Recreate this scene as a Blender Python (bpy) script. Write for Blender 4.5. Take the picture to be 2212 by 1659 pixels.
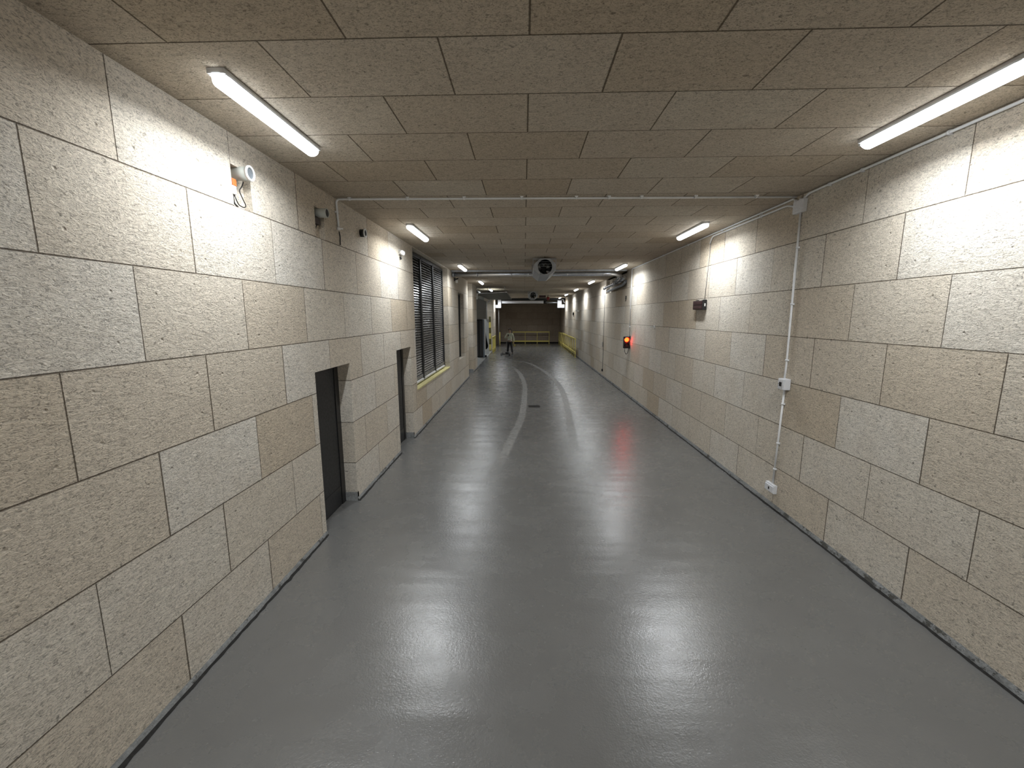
import bpy, bmesh, math, random
from mathutils import Vector, Matrix
random.seed(7)
for o in list(bpy.data.objects): bpy.data.objects.remove(o)
SC = bpy.context.scene
COL = SC.collection
R = math.radians

# ------------------------------------------------------------------ camera, world, exposure
FPX = 913.8
H = 2.66
cam = bpy.data.cameras.new('camera'); cam_o = bpy.data.objects.new('camera', cam); COL.objects.link(cam_o)
cam.sensor_width = 36; cam.lens = FPX / 2212 * 36; cam.clip_end = 200; cam.clip_start = .05
pt, yw, rl = R(9.13), R(1.6234), R(-0.1375)
fwd = Vector((-math.sin(yw)*math.cos(pt), math.cos(yw)*math.cos(pt), -math.sin(pt)))
rt = Vector((math.cos(yw), math.sin(yw), 0)); up = rt.cross(fwd)
r2 = rt*math.cos(rl) + up*math.sin(rl); u2 = -rt*math.sin(rl) + up*math.cos(rl)
M = Matrix((r2, u2, -fwd)).transposed().to_4x4(); M.translation = Vector((0, 0, H))
cam_o.matrix_world = M
SC.camera = cam_o
w = bpy.data.worlds.new('world'); SC.world = w; w.use_nodes = True
w.node_tree.nodes['Background'].inputs[0].default_value = (.02, .02, .022, 1)
w.node_tree.nodes['Background'].inputs[1].default_value = .3
SC.view_settings.view_transform = 'Standard'; SC.view_settings.look = 'None'
SC.view_settings.gamma = 1; SC.view_settings.use_curve_mapping = False
SC.view_settings.exposure = -0.40
LAMP = 10.0
DOWN = 60.0

XL, XR, ZC = -2.419, 3.485, 4.154
YN, YB = -3.6, 42.0

# ------------------------------------------------------------------ node helpers
class NT:
    def __init__(s, name):
        s.m = bpy.data.materials.new(name); s.m.use_nodes = True
        s.t = s.m.node_tree; s.b = s.t.nodes['Principled BSDF']; s.out = s.t.nodes['Material Output']
    def n(s, typ, **kw):
        nd = s.t.nodes.new(typ)
        for k, v in kw.items(): setattr(nd, k, v)
        return nd
    def put(s, sock, v):
        if hasattr(v, 'links') or isinstance(v, bpy.types.NodeSocket): s.t.links.new(v, sock)
        elif v is not None: sock.default_value = v
    def math(s, op, a, b=None, c=None, clamp=False):
        nd = s.n('ShaderNodeMath', operation=op, use_clamp=clamp)
        s.put(nd.inputs[0], a)
        if b is not None: s.put(nd.inputs[1], b)
        if c is not None: s.put(nd.inputs[2], c)
        return nd.outputs[0]
    def noise(s, vec, scale, detail=3, rough=.55, dist=0):
        nd = s.n('ShaderNodeTexNoise'); s.put(nd.inputs['Vector'], vec)
        nd.inputs['Scale'].default_value = scale; nd.inputs['Detail'].default_value = detail
        nd.inputs['Roughness'].default_value = rough; nd.inputs['Distortion'].default_value = dist
        return nd.outputs[0]
    def ramp(s, fac, stops):
        nd = s.n('ShaderNodeValToRGB'); s.put(nd.inputs[0], fac)
        e = nd.color_ramp.elements
        while len(e) < len(stops): e.new(.5)
        for i, (p, c) in enumerate(stops):
            e[i].position = p
            e[i].color = (c, c, c, 1) if not isinstance(c, tuple) else (*c, 1)
        return nd.outputs[0]
    def mix(s, f, a, b, mode='MIX'):
        nd = s.n('ShaderNodeMix', data_type='RGBA', blend_type=mode)
        s.put(nd.inputs[0], f)
        s.put(nd.inputs[6], (*a, 1) if isinstance(a, tuple) and len(a) == 3 else a)
        s.put(nd.inputs[7], (*b, 1) if isinstance(b, tuple) and len(b) == 3 else b)
        return nd.outputs[2]
    def pos(s):
        return s.n('ShaderNodeNewGeometry').outputs['Position']
    def obj(s):
        return s.n('ShaderNodeTexCoord').outputs['Object']
    def bump(s, h, dist, strength=1.0):
        nd = s.n('ShaderNodeBump'); nd.inputs['Distance'].default_value = dist
        nd.inputs['Strength'].default_value = strength; s.put(nd.inputs['Height'], h)
        s.t.links.new(nd.outputs[0], s.b.inputs['Normal']); return nd

MATS = {}
def mat(name, col, rough=.5, metal=0.0, var=.08, scale=14, emis=0, ecol=None, bump=0):
    if name in MATS: return MATS[name]
    T = NT(name); p = T.obj()
    n = T.noise(p, scale, 4)
    a = tuple(max(0, c*(1-var)) for c in col); b = tuple(min(1, c*(1+var)) for c in col)
    T.put(T.b.inputs['Base Color'], T.ramp(n, [(.3, a), (.7, b)]))
    T.put(T.b.inputs['Roughness'], T.ramp(T.noise(p, scale*2.3, 3), [(.3, max(.02, rough*.85)), (.7, min(1, rough*1.15))]))
    T.b.inputs['Metallic'].default_value = metal
    if emis:
        T.b.inputs['Emission Color'].default_value = (*(ecol or col), 1)
        T.b.inputs['Emission Strength'].default_value = emis
    if bump: T.bump(T.noise(p, scale*4, 3), bump)
    MATS[name] = T.m
    return T.m

def panel_mat(name, ua, va, U, V, v0, vs, u_even, u_odd, cols, line=.0030, ufade=True, bs=1.0):
    """fibre panels laid in running bond; ua / va = axis along / across the courses"""
    T = NT(name); P = T.pos()
    sx = T.n('ShaderNodeSeparateXYZ'); T.put(sx.inputs[0], P)
    u, v = sx.outputs[ua], sx.outputs[va]
    vv = T.math('DIVIDE', T.math('MULTIPLY', T.math('SUBTRACT', v, v0), vs), V)
    row = T.math('FLOOR', vv); fv = T.math('FRACT', vv)
    odd = T.math('FLOORED_MODULO', row, 2.0)
    off = T.math('MULTIPLY_ADD', odd, u_odd-u_even, u_even)
    uu = T.math('DIVIDE', T.math('SUBTRACT', u, off), U)
    col = T.math('FLOOR', uu); fu = T.math('FRACT', uu)
    du = T.math('MULTIPLY', T.math('MINIMUM', fu, T.math('SUBTRACT', 1.0, fu)), U)
    dv = T.math('MULTIPLY', T.math('MINIMUM', fv, T.math('SUBTRACT', 1.0, fv)), V)
    cid = T.n('ShaderNodeCombineXYZ'); T.put(cid.inputs[0], col); T.put(cid.inputs[1], row)
    wn = T.n('ShaderNodeTexWhiteNoise', noise_dimensions='3D'); T.put(wn.inputs[0], cid.outputs[0])
    rnd = wn.outputs['Value']
    sc = T.n('ShaderNodeSeparateColor'); T.put(sc.inputs[0], wn.outputs['Color'])
    # vertical joints differ in how open they are
    jc = T.n('ShaderNodeCombineXYZ'); T.put(jc.inputs[0], T.math('ROUND', uu)); T.put(jc.inputs[1], row); jc.inputs[2].default_value = 3.3
    wj = T.n('ShaderNodeTexWhiteNoise', noise_dimensions='3D'); T.put(wj.inputs[0], jc.outputs[0])
    jw = T.math('MULTIPLY_ADD', wj.outputs['Value'], line*(1.1 if ufade else .3), line*(.15 if ufade else .7))
    wob = T.noise(P, 55, 2)
    wobm = T.math('MULTIPLY_ADD', wob, .004, -.002)
    lu = T.math('LESS_THAN', T.math('ADD', du, wobm), jw)
    # soft lines
    def soft(d, wd, so):
        return T.math('SUBTRACT', 1.0, T.math('DIVIDE', T.math('SUBTRACT', T.math('ADD', d, wobm), wd), so), clamp=True)
    su = soft(du, jw, .0030); sv = soft(dv, line*.75, .0030)
    g = T.math('MAXIMUM', su, sv)
    # pressed dimples where the fixings are
    jit = T.math('MULTIPLY_ADD', sc.outputs[0], .10, -.05); jit2 = T.math('MULTIPLY_ADD', sc.outputs[1], .08, -.04)
    fum = T.math('ADD', T.math('MULTIPLY', fu, U), jit); fvm = T.math('ADD', T.math('MULTIPLY', fv, V), jit2)
    ddu = T.math('MINIMUM', T.math('ABSOLUTE', T.math('SUBTRACT', fum, .13)), T.math('ABSOLUTE', T.math('SUBTRACT', fum, U-.13)))
    ddv = T.math('MINIMUM', T.math('ABSOLUTE', T.math('SUBTRACT', fvm, .15)), T.math('ABSOLUTE', T.math('SUBTRACT', fvm, V-.15)))
    dd = T.math('SQRT', T.math('ADD', T.math('POWER', ddu, 2.0), T.math('POWER', ddv, 2.0)))
    dim = T.math('SUBTRACT', 1.0, T.math('DIVIDE', T.math('ADD', dd, T.math('MULTIPLY', wobm, 2.0)), .013), clamp=True)
    # colour
    base = T.ramp(rnd, [(0.0, cols[0]), (.22, cols[1]), (.55, cols[2]), (1.0, cols[3])])
    cloud = T.noise(P, 2.3, 4, .6)
    base = T.mix(T.ramp(cloud, [(.38, 0.0), (.72, .42)]), base, cols[4])
    mp = T.n('ShaderNodeMapping'); T.put(mp.inputs[0], P)
    mp.inputs['Scale'].default_value = (1, .62, 1.35) if ua == 1 else (.8, 1.15, 1)
    Q = mp.outputs[0]
    fib = T.noise(Q, 68, 4, .60, 1.6)
    fib2 = T.noise(Q, 21, 4, .6, 1.2)
    f1 = T.ramp(fib, [(.36, .50), (.47, .93), (.55, 1.03), (.70, 1.14)])
    f2 = T.ramp(fib2, [(.28, .80), (.50, 1.0), (.75, 1.07)])
    base = T.mix(1.0, base, f1, 'MULTIPLY'); base = T.mix(1.0, base, f2, 'MULTIPLY')
    pits = T.ramp(T.noise(P, 19, 2, .4, .3), [(.24, .55), (.29, 1.0)])
    base = T.mix(1.0, base, pits, 'MULTIPLY')
    base = T.mix(T.math('MULTIPLY', g, .80), base, (.075, .050, .028))
    base = T.mix(T.math('MULTIPLY', dim, .38), base, (.10, .075, .05))
    T.put(T.b.inputs['Base Color'], base)
    T.b.inputs['Roughness'].default_value = .93
    T.b.inputs['Specular IOR Level'].default_value = .15
    h = T.math('MULTIPLY', fib, .55*bs)
    h = T.math('ADD', h, T.math('MULTIPLY', fib2, .9*bs))
    h = T.math('SUBTRACT', h, T.math('MULTIPLY', g, 1.2))
    h = T.math('SUBTRACT', h, T.math('MULTIPLY', dim, .9))
    T.bump(h, .0095)
    return T.m

WC = [(.60, .51, .39), (.67, .595, .49), (.715, .655, .56), (.755, .71, .635), (.62, .545, .445)]
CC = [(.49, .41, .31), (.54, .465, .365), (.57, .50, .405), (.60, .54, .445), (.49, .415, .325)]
M_wl = panel_mat('stone_panels_left', 1, 2, 1.026, .600, 4.174, -1, 2.631, 2.118, WC)
M_wr = panel_mat('stone_panels_right', 1, 2, 1.026, .600, 4.186, -1, 3.640, 4.164, WC)
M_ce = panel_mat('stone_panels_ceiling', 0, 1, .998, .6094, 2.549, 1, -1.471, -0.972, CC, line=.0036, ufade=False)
DC = [(.42, .35, .28)]*2 + [(.47, .395, .32)]*2 + [(.39, .32, .255)]  # wall panel colours darkened to carry the shade of the unlit far end
M_wb = panel_mat('shade_toned_panels_back', 0, 2, 1.026, .600, 4.186, -1, .3, .8, DC)

def floor_mat():
    T = NT('grey_epoxy_floor'); P = T.pos()
    big = T.noise(P, .9, 4, .6); fine = T.noise(P, 42, 3, .5)
    mp = T.n('ShaderNodeMapping'); mp.inputs['Scale'].default_value = (.30, 2.4, 1); T.put(mp.inputs[0], P)
    wave = T.noise(mp.outputs[0], 1.6, 1.5, .4)
    c = T.ramp(big, [(.3, (.140, .139, .134)), (.7, (.162, .161, .156))])
    T.put(T.b.inputs['Base Color'], c)
    T.put(T.b.inputs['Roughness'], T.ramp(T.noise(P, 3.0, 4, .6), [(.3, .235), (.7, .30)]))
    T.b.inputs['Specular IOR Level'].default_value = 1.0
    h = T.math('ADD', T.math('MULTIPLY', fine, .10), T.math('MULTIPLY', wave, .7))
    h = T.math('ADD', h, T.math('MULTIPLY', T.noise(P, 95, 2), .075))
    T.bump(h, .012)
    return T.m
M_fl = floor_mat()

def scuff_mat(name, col, alpha, rough):
    T = NT(name); uv = T.n('ShaderNodeUVMap', uv_map='UVMap').outputs[0]
    s = T.n('ShaderNodeSeparateXYZ'); T.put(s.inputs[0], uv)
    e = T.math('MULTIPLY', T.math('MINIMUM', s.outputs[0], T.math('SUBTRACT', 1.0, s.outputs[0])), 5.0, clamp=True)
    f = T.math('MULTIPLY', s.outputs[1], 1.0)
    P = T.pos()
    nz = T.ramp(T.noise(P, 9, 4, .65), [(.3, .45), (.65, 1.0)])
    a = T.math('MULTIPLY', T.math('MULTIPLY', e, f), T.math('MULTIPLY', nz, alpha))
    T.put(T.b.inputs['Base Color'], (*col, 1)); T.b.inputs['Roughness'].default_value = rough
    T.put(T.b.inputs['Alpha'], a)
    return T.m
M_scuff = scuff_mat('dusty_tyre_mark', (.36, .355, .34), .75, .55)
M_smear = scuff_mat('pale_smear', (.26, .26, .25), .30, .5)

def base_mat():
    T = NT('rough_concrete_skirting'); P = T.pos()
    sx = T.n('ShaderNodeSeparateXYZ'); T.put(sx.inputs[0], P)
    n = T.noise(P, 7, 5, .65); n2 = T.noise(P, 38, 4, .6)
    c = T.ramp(n, [(.3, (.20, .205, .205)), (.5, (.29, .30, .30)), (.72, (.36, .37, .375))])
    c = T.mix(1.0, c, T.ramp(n2, [(.3, .75), (.6, 1.05)]), 'MULTIPLY')
    # chipped patches low down
    low = T.math('SUBTRACT', 1.0, T.math('DIVIDE', sx.outputs[2], .085), clamp=True)
    chip = T.math('MULTIPLY', T.ramp(T.noise(P, 4.2, 5, .7), [(.56, 0.0), (.62, 1.0)]), T.math('GREATER_THAN', low, .25))
    c = T.mix(chip, c, (.10, .098, .088))
    T.put(T.b.inputs['Base Color'], c); T.b.inputs['Roughness'].default_value = .8
    T.bump(T.math('SUBTRACT', T.math('ADD', n, n2), T.math('MULTIPLY', chip, .8)), .008)
    return T.m
M_base = base_mat()
M_gap = mat('black_joint', (.012, .011, .010), .9)
M_white = mat('white_pvc', (.84, .85, .86), .38, var=.03)
M_box = mat('white_box_plastic', (.78, .79, .82), .45, var=.08, scale=60)
M_hous = mat('lamp_housing', (.62, .62, .62), .4)
M_diff = mat('lamp_diffuser', (.9, .93, 1.0), .4, emis=LAMP, ecol=(.92, .96, 1.0))
M_galv = mat('galvanised_steel', (.66, .68, .72), .24, metal=.95, var=.05, scale=1.5)
M_galvd = mat('galvanised_casing', (.42, .44, .47), .45, metal=.55, var=.15, scale=12)
M_black = mat('black_paint', (.010, .010, .011), .35)
M_void = mat('dark_void', (.004, .004, .004), .9)
M_door = mat('dark_door_leaf', (.022, .023, .024), .55, var=.2)
M_slat = mat('bronze_slat', (.30, .30, .30), .25, metal=.6, var=.04, scale=2)
M_dark = mat('dark_anodised', (.02, .021, .022), .35, metal=.3)
M_yel = mat('yellow_paint', (.72, .62, .17), .42)
M_sill = mat('yellow_sill_board', (.66, .60, .28), .6, var=.12)
M_roll = mat('white_roll', (.72, .72, .70), .5)
M_brown = mat('maroon_plastic', (.045, .020, .020), .35, var=.2, scale=40)
M_red = mat('dark_red', (.16, .012, .012), .45)
M_orange = mat('orange_label', (.75, .14, .03), .5)
M_cable = mat('black_cable', (.015, .014, .013), .5)
M_gcable = mat('grey_cable', (.30, .29, .28), .5)
M_redlens = mat('lit_red_lens', (1, .05, .02), .3, emis=70, ecol=(1, .010, .0012))
M_deadlens = mat('unlit_lens', (.05, .006, .008), .15)
M_mesh = mat('grey_grille_mesh', (.17, .19, .21), .45, metal=.5, var=.3, scale=200)
M_beige = mat('beige_tube', (.50, .52, .48), .4)
M_grdoor = mat('olive_grey_door_skin', (.13, .13, .115), .5)
M_conc = mat('pale_concrete', (.40, .41, .39), .6, var=.15, scale=3)
M_rail_w = mat('white_steel', (.70, .72, .78), .4)

# ------------------------------------------------------------------ mesh helpers
def box(bm, x0, x1, y0, y1, z0, z1, mi=0, bev=0.0):
    vs = [bm.verts.new((x, y, z)) for x in (x0, x1) for y in (y0, y1) for z in (z0, z1)]
    fs = []
    for q in ((0,1,3,2), (4,6,7,5), (0,4,5,1), (2,3,7,6), (0,2,6,4), (1,5,7,3)):
        f = bm.faces.new([vs[i] for i in q]); f.material_index = mi; fs.append(f)
    if bev:
        es = list({e for f in fs for e in f.edges})
        r = bmesh.ops.bevel(bm, geom=es, offset=bev, segments=2, affect='EDGES', profile=.6)
        for f in r['faces']: f.material_index = mi
    return fs

def cyl(bm, c, axis, r, l, n=24, mi=0, r2=None, caps=True):
    """cylinder from c along axis for length l"""
    a = Vector(axis).normalized(); t = Vector((0,0,1)) if abs(a.z) < .9 else Vector((1,0,0))
    u = a.cross(t).normalized(); v = a.cross(u).normalized(); c = Vector(c); r2 = r if r2 is None else r2
    A = [bm.verts.new(c + (u*math.cos(k*2*math.pi/n) + v*math.sin(k*2*math.pi/n))*r) for k in range(n)]
    B = [bm.verts.new(c + a*l + (u*math.cos(k*2*math.pi/n) + v*math.sin(k*2*math.pi/n))*r2) for k in range(n)]
    for k in range(n):
        f = bm.faces.new((A[k], A[(k+1) % n], B[(k+1) % n], B[k])); f.smooth = True; f.material_index = mi
    if caps:
        f = bm.faces.new(A[::-1]); f.material_index = mi
        f = bm.faces.new(B); f.material_index = mi

def ring(bm, c, axis, ro, ri, l, n=32, mi=0):
    a = Vector(axis).normalized(); t = Vector((0,0,1)) if abs(a.z) < .9 else Vector((1,0,0))
    u = a.cross(t).normalized(); v = a.cross(u).normalized(); c = Vector(c)
    L = [[bm.verts.new(c + a*d + (u*math.cos(k*2*math.pi/n) + v*math.sin(k*2*math.pi/n))*r) for k in range(n)] for r, d in ((ro, 0), (ro, l), (ri, l), (ri, 0))]
    for j in range(4):
        for k in range(n):
            f = bm.faces.new((L[j][k], L[j][(k+1) % n], L[(j+1) % 4][(k+1) % n], L[(j+1) % 4][k])); f.material_index = mi; f.smooth = True

def rounded(pts, rad, seg=6):
    pts = [Vector(p) for p in pts]; out = [pts[0]]
    for i in range(1, len(pts)-1):
        p, a, b = pts[i], pts[i-1], pts[i+1]
        da, db = (a-p), (b-p); r = min(rad, da.length*.45, db.length*.45)
        A, B = p + da.normalized()*r, p + db.normalized()*r
        for k in range(seg+1):
            t = k/seg; out.append(A*(1-t)**2 + p*2*t*(1-t) + B*t*t)
    out.append(pts[-1]); return out

def tube(bm, pts, r, n=10, rad=.06, mi=0):
    P = rounded(pts, rad) if rad and len(pts) > 2 else [Vector(p) for p in pts]
    prev = None; rings = []
    t0 = (P[1]-P[0]).normalized(); ref = Vector((0,0,1)) if abs(t0.z) < .9 else Vector((1,0,0))
    u = t0.cross(ref).normalized()
    for i, p in enumerate(P):
        t = (P[min(i+1, len(P)-1)] - P[max(i-1, 0)]).normalized()
        u = (u - t*u.dot(t)).normalized(); v = t.cross(u)
        rings.append([bm.verts.new(p + (u*math.cos(k*2*math.pi/n) + v*math.sin(k*2*math.pi/n))*r) for k in range(n)])
    for a, b in zip(rings, rings[1:]):
        for k in range(n):
            f = bm.faces.new((a[k], a[(k+1) % n], b[(k+1) % n], b[k])); f.smooth = True; f.material_index = mi
    bm.faces.new(rings[0][::-1]).material_index = mi; bm.faces.new(rings[-1]).material_index = mi

def build(name, fn, mats, parent=None, loc=None):
    """fn(bm) draws in world coordinates; the object keeps its origin at loc (or its parent's)"""
    bm = bmesh.new(); fn(bm)
    bmesh.ops.recalc_face_normals(bm, faces=bm.faces[:])
    if parent is not None:
        base = Vector(parent.get('_o', (0, 0, 0)))
        bmesh.ops.translate(bm, verts=bm.verts[:], vec=-base)
    elif loc is not None:
        bmesh.ops.translate(bm, verts=bm.verts[:], vec=-Vector(loc))
    me = bpy.data.meshes.new(name); bm.to_mesh(me); bm.free()
    for m in (mats if isinstance(mats, (list, tuple)) else [mats]): me.materials.append(m)
    o = bpy.data.objects.new(name, me); COL.objects.link(o)
    if parent is not None:
        o.parent = parent; o['_o'] = tuple(base)
    elif loc is not None:
        o.location = loc; o['_o'] = tuple(loc)
    return o

def empty(name, loc, label, cat, group=None):
    o = bpy.data.objects.new(name, None); COL.objects.link(o); o.empty_display_size = .1
    o.location = loc; o['_o'] = tuple(loc); tag(o, label, cat, group); return o
def tag(o, label, cat, group=None):
    o['label'] = label; o['category'] = cat
    if group: o['group'] = group
    return o
def struct(o): o['kind'] = 'structure'; return o

def copy_tree(src, delta, label, group=None, parent=None):
    c = src.copy(); COL.objects.link(c)
    if parent is None:
        c.location = Vector(src.location) + Vector(delta)
        c['label'] = label
        if group: c['group'] = group
    else: c.parent = parent
    for ch in [x for x in src.children]: copy_tree(ch, (0,0,0), None, None, c)
    return c

# ------------------------------------------------------------------ the shell
def wall_x(bm, x, y0, y1, z0, z1, holes, depth, mi=0):
    """wall in a plane of constant x, holes = (y0,y1,z0,z1,depth) with reveals going to x+depth"""
    ys = sorted({y0, y1, *[h[0] for h in holes], *[h[1] for h in holes]})
    zs = sorted({z0, z1, *[h[2] for h in holes], *[h[3] for h in holes]})
    for a, b in zip(ys, ys[1:]):
        for c, d in zip(zs, zs[1:]):
            if any(h[0] <= a and b <= h[1] and h[2] <= c and d <= h[3] for h in holes): continue
            bm.faces.new([bm.verts.new(p) for p in ((x, a, c), (x, b, c), (x, b, d), (x, a, d))])
    for h in holes:
        a, b, c, d = h[:4]; e = x + (h[4] if len(h) > 4 else depth)
        for q in [((x,a,c),(e,a,c),(e,a,d),(x,a,d)), ((x,b,c),(x,b,d),(e,b,d),(e,b,c)), ((x,a,d),(e,a,d),(e,b,d),(x,b,d))] + ([((x,a,c),(x,b,c),(e,b,c),(e,a,c))] if c > .01 else []):
            bm.faces.new([bm.verts.new(p) for p in q])

D1 = (4.79, 5.775, 0, 2.02); D2 = (7.96, 8.98, 0, 2.02)
W1 = (9.42, 13.70, 1.02, 4.14); W2 = (15.76, 17.18, 1.04, 3.53)
N1 = (3.655, 3.905, 3.575, 3.905); N2 = (5.068, 5.30, 3.575, 3.915)
def f(bm):
    wall_x(bm, XL, YN, 18.45, 0, ZC, [(*D1, -.185), (*D2, -.185), (*W1, -.22), (*W2, -.15), (*N1, -.07), (*N2, -.07)], -.2)
    # backs of the two notches
    for n in (N1, N2):
        bm.faces.new([bm.verts.new(p) for p in ((XL-.07, n[0], n[2]), (XL-.07, n[1], n[2]), (XL-.07, n[1], n[3]), (XL-.07, n[0], n[3]))])
    # end face of the long wall, pier beyond the recess
    bm.faces.new([bm.verts.new(p) for p in ((XL, 18.45, 0), (XL-.5, 18.45, 0), (XL-.5, 18.45, ZC), (XL, 18.45, ZC))])
    bm.faces.new([bm.verts.new(p) for p in ((XL-.5, 18.45, 0), (XL-.5, 20.1, 0), (XL-.5, 20.1, ZC), (XL-.5, 18.45, ZC))])
    box(bm, XL-.6, XL, 20.1, 21.9, 0, ZC)
    box(bm, XL-.6, XL, 32.5, 36.4, 0, ZC)
struct(build('wall_left', f, M_wl))
def f(bm):
    wall_x(bm, XR, YN, 36.6, 0, ZC, [(14.80, 18.45, 3.586, 4.154, .14)], .1)
    bm.faces.new([bm.verts.new(p) for p in ((XR+.14, 14.8, 3.586), (XR+.14, 18.45, 3.586), (XR+.14, 18.45, ZC), (XR+.14, 14.8, ZC))])
struct(build('wall_right', f, M_wr))
def f(bm):
    for q in (((-6.5, YB, 0), (XR+.2, YB, 0), (XR+.2, YB, ZC+.1), (-6.5, YB, ZC+.1)),
              ((XR+.02, 36.6, 0), (XR+.02, YB, 0), (XR+.02, YB, ZC), (XR+.02, 36.6, ZC)),
              ((XL-.18, 36.4, 0), (XL-.18, YB, 0), (XL-.18, YB, ZC), (XL-.18, 36.4, ZC))):
        bm.faces.new([bm.verts.new(p) for p in q])
struct(build('wall_back', f, M_wb))
def f(bm):
    bm.faces.new([bm.verts.new(p) for p in ((XL-.3, YN, 0), (XR, YN, 0), (XR, YN, ZC), (XL-.3, YN, ZC))])
struct(build('wall_front', f, mat('pale_bounce_wall', (.74, .71, .66), .8)))  # unseen end wall behind the viewpoint, coloured pale to bounce lamp light
def f(bm):
    bm.faces.new([bm.verts.new(p) for p in ((-6.6, YN, ZC), (XR+.3, YN, ZC), (XR+.3, YB+.1, ZC), (-6.6, YB+.1, ZC))])
struct(build('ceiling', f, M_ce))
# side bay behind the opening of the left wall
def f(bm):
    for q in (((-6.0, 21.9, 0), (-6.0, 32.5, 0), (-6.0, 32.5, ZC), (-6.0, 21.9, ZC)),
              ((-6.0, 21.9, 0), (XL-.6, 21.9, 0), (XL-.6, 21.9, ZC), (-6.0, 21.9, ZC)),
              ((-6.0, 32.5, 0), (XL-.6, 32.5, 0), (XL-.6, 32.5, ZC), (-6.0, 32.5, ZC))):
        bm.faces.new([bm.verts.new(p) for p in q])
struct(build('wall_bay', f, M_conc))

def strip(bm, pts, wd, mi):
    uv = bm.loops.layers.uv['UVMap']
    P = [Vector((*p, .0015)) for p in pts]; L = []
    # resample smooth (Catmull-Rom)
    S = []
    for i in range(len(P)-1):
        p0, p1, p2, p3 = P[max(i-1, 0)], P[i], P[i+1], P[min(i+2, len(P)-1)]
        for k in range(8):
            t = k/8; S.append(.5*((2*p1)+(p2-p0)*t+(2*p0-5*p1+4*p2-p3)*t*t+(-p0+3*p1-3*p2+p3)*t**3))
    S.append(P[-1])
    for i, p in enumerate(S):
        t = (S[min(i+1, len(S)-1)] - S[max(i-1, 0)]).normalized(); n = Vector((-t.y, t.x, 0))
        L.append((p - n*wd/2, p + n*wd/2, i/(len(S)-1)))
    for a, b in zip(L, L[1:]):
        va = [bm.verts.new(x) for x in (a[0], a[1], b[1], b[0])]
        fc = bm.faces.new(va); fc.material_index = mi
        al = [min(1, min(t, 1-t)*6) for t in (a[2], b[2])]
        for lp, (uu, vv) in zip(fc.loops, ((0, al[0]), (1, al[0]), (1, al[1]), (0, al[1]))): lp[uv].uv = (uu, vv)
def f(bm):
    bm.loops.layers.uv.new('UVMap')
    fc = bm.faces.new([bm.verts.new(p) for p in ((-3.2, YN, 0), (XR+.1, YN, 0), (XR+.1, YB, 0), (-3.2, YB, 0))])
    fc = bm.faces.new([bm.verts.new(p) for p in ((-6.0, 21.9, .004), (XL-.02, 21.9, .004), (XL-.02, 32.5, .004), (-6.0, 32.5, .004))]); fc.material_index = 3
    strip(bm, [(-2.2, 26.6), (-.75, 25.7), (.22, 24.2), (.88, 21.2), (1.26, 18.0), (1.38, 15.0), (1.275, 12.2), (1.12, 9.7), (1.0, 8)], .24, 1)
    strip(bm, [(-1.9, 25.2), (-.86, 23.2), (-.26, 20.2), (.01, 16.8), (.02, 13.8), (-.06, 11.0), (-.24, 9.2), (-.42, 7.6), (-.6, 6.4)], .24, 1)
    strip(bm, [(-2.45, 5.15), (-2.15, 5.25), (-1.85, 5.45), (-1.75, 5.7)], .34, 2)
    strip(bm, [(-2.2, 8.4), (-1.9, 8.45), (-1.55, 8.6)], .28, 2)
struct(build('floor', f, [M_fl, M_scuff, M_smear, M_conc]))

# skirting: recessed concrete strip with a ragged black joint along the floor
def skirting(bm, x, s, runs, h, rets=()):
    """s = +1 faces +x, -1 faces -x"""
    rng = random.Random(3 if s > 0 else 4)
    for a, b in runs:
        n = max(2, int((b-a)/.06)); prev = None
        for i in range(n+1):
            y = a + (b-a)*i/n
            rec = .004; bul = .006 + .010*rng.random()*(.5+.5*math.sin(y*2.1))
            g = .010 + .012*rng.random() + .01*max(0, math.sin(y*3.3+1))
            col = [(x - s*rec, y, h), (x - s*rec + s*.001, y, h*.55), (x + s*bul, y, h*.32), (x + s*(bul+.004), y, .014), (x + s*(bul+.004+g), y, .0015)]
            vs = [bm.verts.new(c) for c in col]
            if prev:
                for k in range(4):
                    fc = bm.faces.new((prev[k], vs[k], vs[k+1], prev[k+1])); fc.material_index = 1 if k == 3 else 0; fc.smooth = k < 2
            prev = vs
    for (x0, x1, y) in rets:   # returns into the door reveals
        box(bm, x0, x1, y-.004, y+.05, 0, h+.02)
def f(bm):
    skirting(bm, XL, 1, [(YN, 4.79), (5.775, 7.96), (8.98, 18.45), (20.1, 21.9), (32.5, 36.4)], .112,
             [(XL-.18, XL, 5.77), (XL-.18, XL, 8.975)])
    box(bm, XL-.45, XL+.004, 20.05, 20.1, 0, .15)
struct(build('baseboard_left', f, [M_base, M_gap]))
def f(bm): skirting(bm, XR, -1, [(YN, 36.6)], .140)
struct(build('baseboard_right', f, [M_base, M_gap]))
def f(bm): box(bm, XL, XR, 41.93, 41.995, 0, .12)
struct(build('baseboard_back', f, M_gap))

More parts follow.
